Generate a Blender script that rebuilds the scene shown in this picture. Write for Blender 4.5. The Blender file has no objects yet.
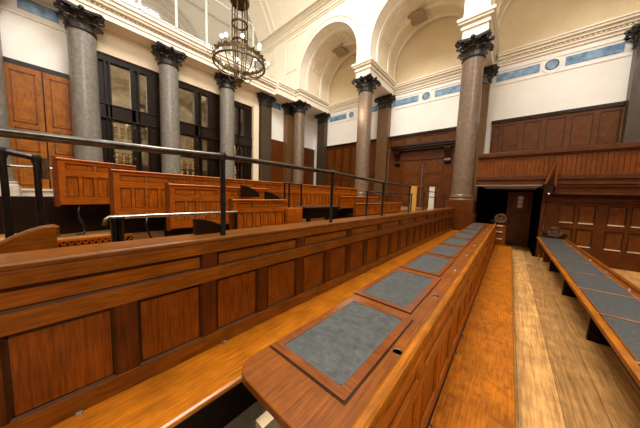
import bpy, bmesh, math, random
from mathutils import Vector, Matrix
random.seed(7)
S = bpy.context.scene
C = S.collection
PI = math.pi

# ------------------------------------------------------------------ materials
def lin(r, g, b):
    f = lambda c: (c/255/12.92) if c/255 <= .04045 else ((c/255+.055)/1.055)**2.4
    return (f(r), f(g), f(b), 1)

def new_mat(name):
    m = bpy.data.materials.new(name); m.use_nodes = True
    nt = m.node_tree
    return m, nt, nt.nodes['Principled BSDF']

def wood(name, dark, light, axis='Y', rough=.3, scale=1.0, coat=.25, bump=.06, stain=0.0, hue=(1, .95, .55)):
    tone = lambda c, k: tuple(v*k*q for v, q in zip(lin(*c)[:3], hue))+(1,)
    m, nt, b = new_mat(name); N = nt.nodes; L = nt.links
    tc = N.new('ShaderNodeTexCoord'); mp = N.new('ShaderNodeMapping')
    sc = {'X': (5, 95, 95), 'Y': (95, 5, 95), 'Z': (95, 95, 5)}[axis]
    mp.inputs['Scale'].default_value = [s*scale for s in sc]
    L.new(tc.outputs['Object'], mp.inputs['Vector'])
    n1 = N.new('ShaderNodeTexNoise'); n1.inputs['Scale'].default_value = 1.0
    n1.inputs['Detail'].default_value = 7; n1.inputs['Roughness'].default_value = .62; n1.inputs['Distortion'].default_value = .35
    L.new(mp.outputs['Vector'], n1.inputs['Vector'])
    n2 = N.new('ShaderNodeTexNoise'); n2.inputs['Scale'].default_value = 4.5; n2.inputs['Detail'].default_value = 6; n2.inputs['Roughness'].default_value = .6
    L.new(tc.outputs['Object'], n2.inputs['Vector'])
    r = N.new('ShaderNodeValToRGB')
    r.color_ramp.elements[0].position = .22; r.color_ramp.elements[0].color = tone(dark, .6)
    r.color_ramp.elements[1].position = .80; r.color_ramp.elements[1].color = tone(light, 1.12)
    L.new(n1.outputs['Fac'], r.inputs['Fac'])
    mr = N.new('ShaderNodeMapRange'); mr.inputs['From Min'].default_value = .3; mr.inputs['From Max'].default_value = .7
    mr.inputs['To Min'].default_value = .72; mr.inputs['To Max'].default_value = 1.24
    L.new(n2.outputs['Fac'], mr.inputs['Value'])
    mx = N.new('ShaderNodeMix'); mx.data_type = 'RGBA'; mx.blend_type = 'MULTIPLY'; mx.inputs['Factor'].default_value = 1
    L.new(r.outputs['Color'], mx.inputs['A']); L.new(mr.outputs['Result'], mx.inputs['B'])
    out = mx.outputs['Result']
    if stain:
        n3 = N.new('ShaderNodeTexNoise'); n3.inputs['Scale'].default_value = 16; n3.inputs['Detail'].default_value = 5
        L.new(tc.outputs['Object'], n3.inputs['Vector'])
        r3 = N.new('ShaderNodeValToRGB'); r3.color_ramp.elements[0].position = .5; r3.color_ramp.elements[1].position = .75
        L.new(n3.outputs['Fac'], r3.inputs['Fac'])
        mu = N.new('ShaderNodeMath'); mu.operation = 'MULTIPLY'; mu.inputs[1].default_value = stain
        L.new(r3.outputs['Color'], mu.inputs[0])
        m3 = N.new('ShaderNodeMix'); m3.data_type = 'RGBA'; m3.inputs['B'].default_value = lin(88, 42, 14)
        L.new(mu.outputs[0], m3.inputs['Factor']); L.new(out, m3.inputs['A']); out = m3.outputs['Result']
    L.new(out, b.inputs['Base Color'])
    b.inputs['Roughness'].default_value = rough; b.inputs['Specular IOR Level'].default_value = .22
    b.inputs['Coat Weight'].default_value = coat; b.inputs['Coat Roughness'].default_value = .18
    bp = N.new('ShaderNodeBump'); bp.inputs['Strength'].default_value = bump; bp.inputs['Distance'].default_value = .01
    L.new(n1.outputs['Fac'], bp.inputs['Height']); L.new(bp.outputs['Normal'], b.inputs['Normal'])
    return m

def mottled(name, c1, c2, scale=8, rough=.5, detail=6, lo=.35, hi=.65, metallic=0, bump=0, coat=0, vor=False):
    m, nt, b = new_mat(name); N = nt.nodes; L = nt.links
    tc = N.new('ShaderNodeTexCoord')
    n = N.new('ShaderNodeTexNoise'); n.inputs['Scale'].default_value = scale; n.inputs['Detail'].default_value = detail
    n.inputs['Roughness'].default_value = .65
    L.new(tc.outputs['Object'], n.inputs['Vector'])
    r = N.new('ShaderNodeValToRGB')
    r.color_ramp.elements[0].position = lo; r.color_ramp.elements[0].color = lin(*c1)
    r.color_ramp.elements[1].position = hi; r.color_ramp.elements[1].color = lin(*c2)
    L.new(n.outputs['Fac'], r.inputs['Fac']); L.new(r.outputs['Color'], b.inputs['Base Color'])
    b.inputs['Roughness'].default_value = rough; b.inputs['Metallic'].default_value = metallic
    b.inputs['Coat Weight'].default_value = coat
    if bump:
        bp = N.new('ShaderNodeBump'); bp.inputs['Strength'].default_value = bump; bp.inputs['Distance'].default_value = .01
        L.new(n.outputs['Fac'], bp.inputs['Height']); L.new(bp.outputs['Normal'], b.inputs['Normal'])
    return m

def emit(name, col, strength):
    m, nt, b = new_mat(name)
    b.inputs['Base Color'].default_value = lin(*col)
    b.inputs['Emission Color'].default_value = lin(*col); b.inputs['Emission Strength'].default_value = strength
    return m

def floor_boards(name, dark, light, width=.21):
    m = wood(name, dark, light, 'Y', rough=.38, scale=.5, coat=.1, bump=.05, hue=(1, .94, .76))
    nt = m.node_tree; N = nt.nodes; L = nt.links; b = N['Principled BSDF']
    src = b.inputs['Base Color'].links[0].from_socket
    tc = N.new('ShaderNodeTexCoord'); sp = N.new('ShaderNodeSeparateXYZ'); L.new(tc.outputs['Object'], sp.inputs[0])
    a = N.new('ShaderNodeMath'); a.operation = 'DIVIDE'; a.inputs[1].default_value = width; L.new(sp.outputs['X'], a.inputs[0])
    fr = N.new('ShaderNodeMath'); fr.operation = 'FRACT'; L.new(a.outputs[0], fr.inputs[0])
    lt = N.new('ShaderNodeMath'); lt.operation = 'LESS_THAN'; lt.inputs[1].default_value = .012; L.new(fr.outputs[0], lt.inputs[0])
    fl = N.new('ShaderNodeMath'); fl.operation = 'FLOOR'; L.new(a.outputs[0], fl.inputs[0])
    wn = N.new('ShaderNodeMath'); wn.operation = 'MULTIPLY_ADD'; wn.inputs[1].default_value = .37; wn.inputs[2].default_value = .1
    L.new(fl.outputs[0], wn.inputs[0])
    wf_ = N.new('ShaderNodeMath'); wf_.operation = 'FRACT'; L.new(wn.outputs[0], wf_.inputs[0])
    mr = N.new('ShaderNodeMapRange'); mr.inputs['To Min'].default_value = .62; mr.inputs['To Max'].default_value = 1.22  # board tones carry the right desk's shade on the court floor in their colour
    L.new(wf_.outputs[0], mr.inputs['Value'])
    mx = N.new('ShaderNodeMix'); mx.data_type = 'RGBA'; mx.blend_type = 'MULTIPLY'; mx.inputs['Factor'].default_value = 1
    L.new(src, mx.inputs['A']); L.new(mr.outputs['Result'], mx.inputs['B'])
    m2 = N.new('ShaderNodeMix'); m2.data_type = 'RGBA'; m2.inputs['B'].default_value = lin(96, 60, 30)
    L.new(lt.outputs[0], m2.inputs['Factor']); L.new(mx.outputs['Result'], m2.inputs['A'])
    L.new(m2.outputs['Result'], b.inputs['Base Color'])
    return m

M = {}
M['panel_v'] = wood('oak panel upright grain', (92, 44, 10), (152, 80, 22), 'Z', rough=.38, coat=.06)
M['panel_h'] = wood('oak panel level grain', (104, 54, 11), (162, 92, 28), 'Y', rough=.38, coat=.06)
M['rail_h'] = wood('oak rail', (100, 52, 12), (156, 90, 30), 'Y', rough=.36, coat=.08)
M['stile'] = wood('oak stile dark', (68, 32, 10), (108, 54, 18), 'Z', rough=.38, coat=.06)
M['mould'] = wood('dark moulding', (28, 14, 6), (54, 28, 11), 'Y', rough=.3, coat=.15)
M['bolection'] = wood('moulding oak', (56, 28, 10), (92, 50, 18), 'Y', rough=.55, coat=0)
M['cap'] = wood('oak cap', (90, 50, 17), (142, 86, 35), 'Y', rough=.3, coat=.2)
M['seat'] = wood('polished seat oak', (142, 78, 14), (200, 122, 36), 'Y', rough=.28, coat=.25)
M['seat_worn'] = wood('worn seat oak', (134, 74, 13), (202, 120, 28), 'Y', rough=.4, coat=.08, stain=.6)
M['desk_top'] = wood('desk top oak', (104, 54, 13), (148, 84, 26), 'Y', rough=.34, coat=.1, stain=.3)
M['desk_rail'] = wood('golden desk rail', (138, 78, 16), (188, 116, 34), 'Y', rough=.32, coat=.2)
M['desk_cross'] = wood('desk cross rail', (92, 43, 13), (144, 76, 26), 'X', rough=.28, coat=.25)
M['desk_front'] = wood('desk front oak', (148, 76, 16), (200, 114, 30), 'Y', rough=.38, coat=.06)  # lightened with desk_panel so the colour holds the light on these faces
M['desk_panel'] = wood('desk panel oak', (150, 74, 16), (204, 112, 30), 'Z', rough=.38, coat=.06)
M['stall'] = wood('stall oak', (150, 72, 14), (206, 112, 32), 'Y', rough=.4, coat=.03)
M['stall_panel'] = wood('stall panel oak', (146, 70, 14), (208, 114, 32), 'Z', rough=.4, coat=.03)
M['stall_dark'] = wood('stall moulding', (96, 46, 12), (136, 70, 20), 'Y', rough=.42, coat=.04)
M['door_oak'] = wood('door oak', (124, 68, 15), (176, 108, 32), 'Z', rough=.45, coat=.02)
M['wains'] = wood('mahogany wainscot', (66, 32, 10), (108, 56, 18), 'Z', rough=.42, coat=.04)
M['wains_h'] = wood('mahogany rail', (62, 29, 9), (104, 53, 16), 'X', rough=.4, coat=.05)
M['wains_lit'] = wood('lit wainscot panels', (78, 41, 14), (116, 64, 22), 'Z', rough=.42, coat=.04)  # lighter copy of the wainscot, its lit look put into the colour
M['gallery'] = wood('gallery boards', (86, 43, 11), (134, 72, 21), 'Z', rough=.42, coat=.04)
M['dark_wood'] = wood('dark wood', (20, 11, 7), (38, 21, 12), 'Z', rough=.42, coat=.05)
M['ebony'] = wood('ebony screen', (16, 9, 7), (34, 20, 13), 'Z', rough=.3, coat=.0)
M['sill'] = wood('painted highlight edge', (196, 172, 150), (232, 212, 192), 'X', rough=.3, hue=(1, .98, .92))  # pale tone paints gloss highlights on sills, bench end ledges and desk dividers
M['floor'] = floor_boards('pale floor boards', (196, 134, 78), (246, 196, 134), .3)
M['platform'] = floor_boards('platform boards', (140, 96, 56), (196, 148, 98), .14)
M['carpet'] = mottled('grey carpet', (112, 104, 88), (150, 140, 120), 60, .95, bump=.3)
M['leather'] = mottled('slate leather', (42, 46, 48), (82, 87, 87), 26, .5, 10, .3, .7, bump=.25)
M['leather_edge'] = mottled('tooled leather edge', (58, 64, 67), (86, 90, 90), 30, .4)
M['granite_grey'] = mottled('grey granite', (106, 103, 97), (132, 128, 120), 9, .34, 12, coat=.15)
M['granite_red'] = mottled('brown granite', (98, 80, 64), (128, 106, 88), 9, .34, 12, coat=.15)
M['granite_dark'] = mottled('dark granite', (54, 42, 30), (76, 60, 44), 9, .4, 12, coat=.1)
M['granite_tan'] = mottled('tan granite', (88, 60, 32), (118, 82, 46), 9, .4, 12, coat=.1)
M['bronze'] = mottled('dark bronze', (9, 6, 5), (32, 22, 18), 9, .42, 6, coat=.2)
M['stone_base'] = mottled('pale base stone', (188, 180, 166), (214, 208, 196), 6, .5)
M['white'] = mottled('white wall', (240, 238, 232), (246, 244, 239), 2, .7)
M['cream'] = mottled('cream plaster', (238, 230, 212), (244, 237, 221), 2, .6)
M['cream_dark'] = mottled('dark cream plaster', (230, 215, 186), (236, 222, 194), 2, .65)
M['ochre'] = mottled('ochre plaster', (220, 202, 166), (227, 210, 176), 2, .7)
M['marble'] = mottled('blue marble', (62, 104, 152), (142, 178, 204), 4, .3, 8)
M['vent'] = mottled('vent grille', (150, 130, 104), (178, 160, 134), 40, .6)
M['scroll'] = mottled('polished dark scroll', (52, 36, 28), (104, 78, 62), 10, .2, coat=.7)
M['iron'] = mottled('black iron', (20, 20, 21), (38, 37, 36), 12, .3, metallic=.4, coat=.3)
M['steel'] = mottled('worn steel', (150, 148, 142), (196, 194, 188), 20, .22, metallic=1)
M['gun'] = mottled('gunmetal rail', (62, 59, 55), (100, 96, 90), 20, .28, metallic=1)
M['brass'] = mottled('brass', (150, 108, 50), (196, 152, 84), 20, .3, metallic=.9)
M['gilt'] = mottled('tarnished gilt', (66, 54, 38), (118, 98, 68), 16, .35, metallic=.7)
M['bulb'] = emit('lit bulb', (255, 240, 214), 9)
M['yellow'] = mottled('yellow board', (176, 130, 52), (196, 150, 70), 6, .5)
M['paper'] = mottled('white board', (196, 190, 176), (210, 206, 196), 6, .6)
M['black'] = mottled('black hollow', (4, 3, 3), (8, 6, 5), 6, .95)  # near black puts the darkness of recess and inkwells into the colour
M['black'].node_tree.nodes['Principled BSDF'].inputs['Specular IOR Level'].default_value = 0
M['cream_box'] = mottled('cream paint', (218, 196, 150), (232, 212, 170), 8, .5)
M['lead'] = mottled('white painted bar', (236, 234, 226), (246, 244, 238), 4, .45)
def glassy(name, col, rough, alpha):
    m, nt, b = new_mat(name)
    b.inputs['Base Color'].default_value = lin(*col); b.inputs['Roughness'].default_value = rough
    b.inputs['IOR'].default_value = 2.1; b.inputs['Specular IOR Level'].default_value = .7
    b.inputs['Alpha'].default_value = alpha
    return m
M['mirror_glass'] = mottled('silvered glass', (112, 102, 84), (146, 134, 112), 3, .06, metallic=.9)
M['lunette_glass'] = glassy('lunette glass', (150, 146, 134), .08, .45)

# ------------------------------------------------------------------ mesh building
class MB:
    def __init__(s): s.bm = bmesh.new()
    def hexa(s, pts):
        v = [s.bm.verts.new(p) for p in pts]
        for f in ((0,3,2,1),(4,5,6,7),(0,1,5,4),(1,2,6,5),(2,3,7,6),(3,0,4,7)):
            s.bm.faces.new([v[i] for i in f])
        return s
    def box(s, x0, x1, y0, y1, z0, z1):
        return s.hexa([(x0,y0,z0),(x1,y0,z0),(x1,y1,z0),(x0,y1,z0),(x0,y0,z1),(x1,y0,z1),(x1,y1,z1),(x0,y1,z1)])
    def prism(s, poly, axis, a0, a1):
        f = {'X': lambda p, a: (a, p[0], p[1]), 'Y': lambda p, a: (p[0], a, p[1]), 'Z': lambda p, a: (p[0], p[1], a)}[axis]
        A = [s.bm.verts.new(f(p, a0)) for p in poly]; B = [s.bm.verts.new(f(p, a1)) for p in poly]
        n = len(poly)
        s.bm.faces.new(A[::-1]); s.bm.faces.new(B)
        for i in range(n): s.bm.faces.new([A[i], A[(i+1)%n], B[(i+1)%n], B[i]])
        return s
    def lathe(s, prof, c=(0,0,0), n=24, axis='Z', a0=0, a1=2*PI):
        full = abs(a1-a0-2*PI) < 1e-6
        m = n if full else n+1
        rings = []
        for r, z in prof:
            ring = []
            for i in range(m):
                a = a0+(a1-a0)*i/n; x, y = r*math.cos(a), r*math.sin(a)
                p = {'Z': (x,y,z), 'X': (z,x,y), 'Y': (x,z,y)}[axis]
                ring.append(s.bm.verts.new((c[0]+p[0], c[1]+p[1], c[2]+p[2])))
            rings.append(ring)
        for j in range(len(rings)-1):
            for i in range(n):
                k = (i+1) % m
                s.bm.faces.new([rings[j][i], rings[j][k], rings[j+1][k], rings[j+1][i]])
        if full and prof[0] != prof[-1]:
            if prof[0][0] > 1e-5: s.bm.faces.new(rings[0][::-1])
            if prof[-1][0] > 1e-5: s.bm.faces.new(rings[-1])
        return s
    def tube(s, path, r, n=8, closed=False):
        P = [Vector(p) for p in path]; m = len(P); rings = []
        up = Vector((0,0,1))
        for i in range(m):
            a = P[(i-1) % m] if (closed or i > 0) else P[i]
            b = P[(i+1) % m] if (closed or i < m-1) else P[i]
            d = (b-a).normalized()
            u = d.cross(up)
            if u.length < .05: u = d.cross(Vector((1,0,0)))
            u.normalize(); w = u.cross(d)
            rr = r[i] if isinstance(r, (list, tuple)) else r
            rings.append([s.bm.verts.new(P[i]+u*rr*math.cos(2*PI*k/n)+w*rr*math.sin(2*PI*k/n)) for k in range(n)])
        for i in range(m if closed else m-1):
            A, B = rings[i], rings[(i+1) % m]
            for k in range(n): s.bm.faces.new([A[k], A[(k+1)%n], B[(k+1)%n], B[k]])
        if not closed:
            s.bm.faces.new(rings[0][::-1]); s.bm.faces.new(rings[-1])
        return s
    def ball(s, c, r, sz=1):
        bmesh.ops.create_uvsphere(s.bm, u_segments=12, v_segments=8, radius=r, matrix=Matrix.Translation(c) @ Matrix.Diagonal((1,1,sz,1)))
        return s
    def sheet(s, grid, t):
        """grid[i][j] of Vectors, given thickness t along the normals"""
        n, m = len(grid), len(grid[0]); top = []; bot = []
        for i in range(n):
            ra, rb = [], []
            for j in range(m):
                du = grid[min(i+1,n-1)][j]-grid[max(i-1,0)][j]; dv = grid[i][min(j+1,m-1)]-grid[i][max(j-1,0)]
                nn = du.cross(dv); nn = nn.normalized() if nn.length > 1e-9 else Vector((0,0,1))
                ra.append(s.bm.verts.new(grid[i][j])); rb.append(s.bm.verts.new(grid[i][j]-nn*t))
            top.append(ra); bot.append(rb)
        for i in range(n-1):
            for j in range(m-1):
                s.bm.faces.new([top[i][j], top[i+1][j], top[i+1][j+1], top[i][j+1]])
                s.bm.faces.new([bot[i][j], bot[i][j+1], bot[i+1][j+1], bot[i+1][j]])
        E = [(i,0) for i in range(n)]+[(n-1,j) for j in range(1,m)]+[(i,m-1) for i in range(n-2,-1,-1)]+[(0,j) for j in range(m-2,0,-1)]
        for a, b in zip(E, E[1:]+E[:1]):
            s.bm.faces.new([top[a[0]][a[1]], bot[a[0]][a[1]], bot[b[0]][b[1]], top[b[0]][b[1]]])
        return s
    def build(s, name, mat, parent=None, smooth=False, bevel=0, struct=False):
        off = Vector((0,0,0)); p = parent
        while p is not None: off += p.location; p = p.parent
        loc = Vector((0,0,0))
        if parent is None:
            xs = [v.co for v in s.bm.verts]
            lo = [min(v[i] for v in xs) for i in range(3)]; hi = [max(v[i] for v in xs) for i in range(3)]
            loc = Vector(((lo[0]+hi[0])/2, (lo[1]+hi[1])/2, lo[2])); off = loc
        for v in s.bm.verts: v.co -= off
        bmesh.ops.recalc_face_normals(s.bm, faces=s.bm.faces[:])
        me = bpy.data.meshes.new(name); s.bm.to_mesh(me); s.bm.free()
        if smooth:
            me.polygons.foreach_set('use_smooth', [True]*len(me.polygons))
        me.materials.append(mat)
        o = bpy.data.objects.new(name, me); C.objects.link(o); o.location = loc; o.parent = parent
        if bevel:
            b = o.modifiers.new('edge', 'BEVEL'); b.width = bevel; b.segments = 2; b.limit_method = 'ANGLE'; b.angle_limit = math.radians(40)
        if smooth and not bevel:
            e = o.modifiers.new('split', 'EDGE_SPLIT'); e.split_angle = math.radians(38)
        if struct: o['kind'] = 'structure'
        return o

def empty(name, loc):
    o = bpy.data.objects.new(name, None); C.objects.link(o); o.location = loc; o.empty_display_size = .1
    return o
def tag(o, label, cat, group=None):
    o['label'] = label; o['category'] = cat
    if group: o['group'] = group
    return o
def copy_tree(o, parent=None):
    c = o.copy(); C.objects.link(c); c.parent = parent
    for ch in [x for x in bpy.data.objects if x.parent == o]: copy_tree(ch, c)
    return c
def struct(name, loc):
    o = empty(name, loc); o['kind'] = 'structure'; return o

# ------------------------------------------------------------------ camera
cd = bpy.data.cameras.new('camera'); cam = bpy.data.objects.new('camera', cd); C.objects.link(cam)
cd.sensor_width = 36; cd.sensor_fit = 'HORIZONTAL'; cd.lens = 36*220.3/640; cd.clip_start = .05; cd.clip_end = 200
yaw, pit, rol = math.radians(40.7), math.radians(-5.03), math.radians(-1.83)
fw = Vector((-math.sin(yaw)*math.cos(pit), math.cos(yaw)*math.cos(pit), math.sin(pit)))
r0 = Vector((math.cos(yaw), math.sin(yaw), 0)); d0 = fw.cross(r0)
rt = r0*math.cos(rol)+d0*math.sin(rol); dn = fw.cross(rt)
mm = Matrix((rt, -dn, -fw)).transposed()
cam.matrix_world = mm.to_4x4()
S.camera = cam

# ------------------------------------------------------------------ floors and platforms
FL = -1.86      # court floor
F1 = -1.58      # floor of the tier behind the writing desk
PZ = -.56       # platform carrying the stalls
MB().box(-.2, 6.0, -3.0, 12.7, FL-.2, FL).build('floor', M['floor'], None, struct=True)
MB().box(-1.56, -.33, -3.0, 9.5, FL-.2, F1).build('floor', M['carpet'], None, struct=True)
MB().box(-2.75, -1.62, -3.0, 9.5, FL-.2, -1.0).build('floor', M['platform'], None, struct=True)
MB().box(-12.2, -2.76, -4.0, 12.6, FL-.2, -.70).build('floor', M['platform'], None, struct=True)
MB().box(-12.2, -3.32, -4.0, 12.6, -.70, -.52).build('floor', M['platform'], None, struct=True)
MB().box(-2.75, -.95, 9.46, 12.5, FL-.2, -.525).build('floor', M['wains'], None, struct=True)
MB().box(.2, .66, 9.0, 9.03, FL, FL+.006).build('trim_1', M['cream_box'], None, struct=True)

# ------------------------------------------------------------------ panelled fronts
def grid_front(root, X, y0, y1, top, up, lo, bot, st, ust, t=.035, sw=.092, mats=('rail_h','stile','panel_h','panel_v'), usw=None):
    """front facing +X with plane at X. up=(z0,z1) upper panels, lo=(z0,z1) lower panels, st / ust = stile centres"""
    usw = usw or sw
    rails = MB()
    rails.box(X-t, X, y0, y1, up[1], top); rails.box(X-t, X, y0, y1, lo[1], up[0]); rails.box(X-t, X, y0, y1, bot, lo[0])
    rails.build('rail_frame', M[mats[0]], root, bevel=.004)
    ml = MB(); gv = MB()
    def cells(cs, w):
        e = [y0]+[v for c in cs for v in (c-w/2, c+w/2)]+[y1]
        return [(e[i], e[i+1]) for i in range(0, len(e), 2) if e[i+1]-e[i] > .03]
    for c in st:
        MB().box(X-t, X-.004, c-sw/2, c+sw/2, lo[0], lo[1]).build('stile', M[mats[1]], root)
    for c in ust:
        MB().box(X-t, X-.004, c-usw/2, c+usw/2, up[0], up[1]).build('stile', M[mats[1]], root)
    for (z0, z1), cs, mt in ((up, [(a,b) for a,b in cells(ust, usw)], mats[2]), (lo, cells(st, sw), mats[3])):
        for a, b in cs:
            MB().box(X-t, X-.017, a, b, z0, z1).build('panel', M[mt], root)
            w = .011; A, B = X-.001, X-.016
            O = [(A,a,z0),(A,b,z0),(A,b,z1),(A,a,z1)]; I = [(B,a+w,z0+w),(B,b-w,z0+w),(B,b-w,z1-w),(B,a+w,z1-w)]
            K = [(X-.02,p[1],p[2]) for p in O]; J = [(X-.02,p[1],p[2]) for p in I]
            for k in range(4):
                n_ = (k+1) % 4
                ml.hexa([K[k],K[n_],J[n_],J[k],O[k],O[n_],I[n_],I[k]])
            gv.box(X-.017, X-.0155, a+w, b-w, z0+w, z0+w+.006); gv.box(X-.017, X-.0155, a+w, b-w, z1-w-.009, z1-w)
            gv.box(X-.017, X-.0155, a+w, a+w+.009, z0+w, z1-w); gv.box(X-.017, X-.0155, b-w-.009, b-w, z0+w, z1-w)
    gv.build('painted_groove', M['mould'], root)  # dark strips paint the shadow line inside each panel moulding
    ml.build('moulding', M[mats[4] if len(mats) > 4 else 'bolection'], root)

# rear panelled bench front with broad cap: back of the upper seat
r = empty('panelled_bench_front', (-1.6, 4.2, F1))
tag(r, 'long dark oak panelled bench back with broad cap, left of the orange seat plank', 'bench')
grid_front(r, -1.57, -1.2, 9.45, -.362, (-.545,-.435), (-1.04,-.64), -1.16, [.197+.4495*k for k in range(-3,21)], [-1.0]+[.655+.895*k for k in range(0,10)])
MB().prism([(-1.568,-.362),(-1.564,-.352),(-1.564,-.338),(-1.572,-.328),(-1.81,-.328),(-1.82,-.338),(-1.82,-.362)], 'Y', -1.2, 9.45).build('cap', M['cap'], r, bevel=.003)
MB().box(-1.605, -1.57, -1.2, 9.45, F1, -1.16).build('kickboard', M['mould'], r)
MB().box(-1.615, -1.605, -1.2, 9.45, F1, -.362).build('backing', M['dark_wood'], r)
MB().box(-1.79, -1.77, -1.2, 9.45, -1.0, -.362).build('backing', M['stile'], r)

# seats
def seat(name, label, x0, x1, z, joints, mat, riser_x, fl, hinges):
    r = empty(name, ((x0+x1)/2, 4.2, fl)); tag(r, label, 'bench')
    for a, b in zip(joints, joints[1:]):
        MB().prism([(x0,z-.042),(x1-.02,z-.042),(x1-.004,z-.03),(x1,z-.018),(x1-.004,z-.006),(x1-.02,z),(x0,z)], 'Y', a+.002, b-.002).build('seat_board', M[mat], r, bevel=.003)
    MB().box(riser_x, riser_x+.025, joints[0], joints[-1], fl, z-.042).build('riser', M['dark_wood'], r)
    for y in hinges:
        h = MB().box(x0+.006, x0+.022, y-.011, y+.011, z, z+.008); h.lathe([(.006,-.012),(.006,.012)], (x0+.011, y, z+.009), 8, 'Y')
        h.build('hinge', M['steel'], r, smooth=True)
    return r
seat('plank_bench', 'polished orange oak seat plank below the panelled back on the left', -1.565, -1.165, -1.14, [-1.2, 2.95, 6.2, 9.4], 'seat', -1.36, F1, [.0, .74, 2.9, 5.2])
s2 = seat('plank_bench', 'worn reddish oak seat plank in front of the pale floor boards', -.285, .145, -1.46, [.2, 9.28], 'seat_worn', -.05, FL, [1.48, 2.36, 2.72, 5.5])
MB().box(-.2888, -.28, .2, 9.28, -1.475, -1.452).build('seat_bead', M['mould'], s2)

# ------------------------------------------------------------------ writing desks
def scroll_end(name, label, cx, y, w, z0, zt, fl):
    r = empty(name, (cx, y, fl)); tag(r, label, 'bench end', 'scroll topped bench ends')
    R = .16
    body = MB().box(cx-w/2, cx+w/2, y-.05, y+.05, fl, zt-R*1.7)
    body.build('end_panel', M['stall_dark'], r, bevel=.006)
    st = MB()
    for z in (zt-.42, zt-.62, zt-.85):
        if z > fl+.1: st.box(cx-w*.25, cx+w*.25, y-.075, y-.05, z, z+.03)
    st.build('ledge', M['sill'], r)
    sc = MB(); sc.lathe([(0,-.075),(R*.28,-.078),(R*.34,-.055),(R*.62,-.055),(R*.70,-.085),(R,-.08),(R,.06),(0,.06)], (cx, y, zt-R), 28, 'Y')
    sc.build('scroll', M['scroll'], r, smooth=True)
    wg = MB()
    for s in (-1, 1):
        wg.lathe([(0,-.06),(R*.34,-.06),(R*.34,.05),(0,.05)], (cx+s*(R+.05), y, zt-R*1.62), 14, 'Y')
    wg.box(cx-w/2-.02, cx+w/2+.02, y-.06, y+.06, zt-R*2.2, zt-R*1.86)
    wg.build('shoulder', M['dark_wood'], r, smooth=True)
    return r

def desk(label, xl, xr, xin, z, y0, y1, leathers, railz, fl, legs, fx, fbot, stiles, bigr=.1, fwid=.045, tm='desk_top', rm='desk_rail', strip=False):
    r = empty('writing_desk', ((xl+xr)/2, (y0+y1)/2, fl)); tag(r, label, 'desk')
    # top board with rounded near left corner
    poly = [(xin, y0)]+[(xl+bigr-bigr*math.sin(a), y0+bigr-bigr*math.cos(a)) for a in [PI/2*i/8 for i in range(9)]]+[(xl, y1), (xin, y1)]
    MB().prism(poly, 'Z', z-.038, z).build('desk_top', M[tm], r, bevel=.006)
    if strip: MB().box(xl+.002, xl+.052, y0+.06, y1, z, z+.003).build('edge_strip', M['desk_rail'], r)
    # raised rail at the front of the desk
    MB().prism([(xin,z-.038),(xin,z+.028),(xin+.012,z+.036),(xr-.012,z+.036),(xr,z+.028),(xr+.005,z+.012),(xr,z-.005),(xr-.012,z-.038)], 'Y', y0, y1).build('front_rail', M[rm], r, bevel=.003)
    for a, b, lx0, lx1, fr_ in leathers:
        f = MB(); w = fwid; t = .007
        f.box(lx0-w, lx1+w, a-w, a, z, z+t); f.box(lx0-w, lx1+w, b, b+w, z, z+t)
        f.box(lx0-w, lx0, a, b, z, z+t); f.box(lx1, lx1+w, a, b, z, z+t)
        f.build('inset_frame', M['desk_cross'], r)
        g = MB(); g.box(lx0-w-.01, lx1+w+.008, a-w-.008, a-w-.001, z, z+.003); g.box(lx0-w-.01, lx1+w+.008, b+w+.001, b+w+.008, z, z+.003); g.box(lx1+w+.001, lx1+w+.008, a-w-.001, b+w+.001, z, z+.003)
        g.build('painted_groove', M['mould'] if fwid > .02 else M['sill'], r)  # narrow frames get a painted light line for their glossy edges
        MB().box(lx0, lx1, a, b, z, z+.0045).build('leather_inset', M['leather'], r)
        e = MB(); q = .006
        e.box(lx0+q, lx1-q, a+q, a+2*q, z+.0045, z+.0052); e.box(lx0+q, lx1-q, b-2*q, b-q, z+.0045, z+.0052)
        e.box(lx0+q, lx0+2*q, a+q, b-q, z+.0045, z+.0052); e.box(lx1-2*q, lx1-q, a+q, b-q, z+.0045, z+.0052)
        e.build('tooled_border', M['leather_edge'], r)
        ym = a+fr_*(b-a)
        ix = (lx1+w+.008+xin)/2
        k = MB(); k.lathe([(.0195,0),(.022,.003),(.024,.0),(.0195,.0)], (ix, ym, z+.0005), 18)
        wl = k.build('inkwell_ring', M['steel'], r, smooth=True)
        MB().lathe([(0,.0015),(.02,.0015)], (ix, ym, z+.0005), 18).build('inkwell_hole', M['black'], r)
    # front facing the next seat
    grid_front(r, fx, y0, y1, z-.038, (z-.175,z-.085), (fbot+.11, z-.25), fbot, stiles, stiles[1::2], mats=('desk_front','desk_front','desk_front','desk_panel','desk_front'), sw=.1)
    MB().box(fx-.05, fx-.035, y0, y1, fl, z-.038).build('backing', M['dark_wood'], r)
    MB().box(fx-.2, fx-.17, y0+.25, y1, fl, z-.12).build('shade_board', M['dark_wood'], r)  # added dark board that deepens the shade under the desk
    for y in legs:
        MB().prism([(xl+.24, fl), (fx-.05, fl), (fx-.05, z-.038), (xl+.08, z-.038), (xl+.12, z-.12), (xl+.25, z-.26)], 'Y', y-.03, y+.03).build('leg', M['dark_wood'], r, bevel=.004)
    return r
LE = [.715,1.565,2.52,3.46,4.38,5.30,6.22,7.14,8.06,8.98,9.36]
LX1 = [-.467,-.505,-.53,-.545]+[-.55]*5
LX0 = [-.836,-.866,-.862,-.858]+[-.86]*5
lea1 = [(a+.0, b-.17, LX0[k], LX1[k], (.55,.49,.4,.4,.4,.4,.4,.4,.4)[k]) for k, (a, b) in enumerate(zip(LE[:9], LE[1:10]))]
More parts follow.
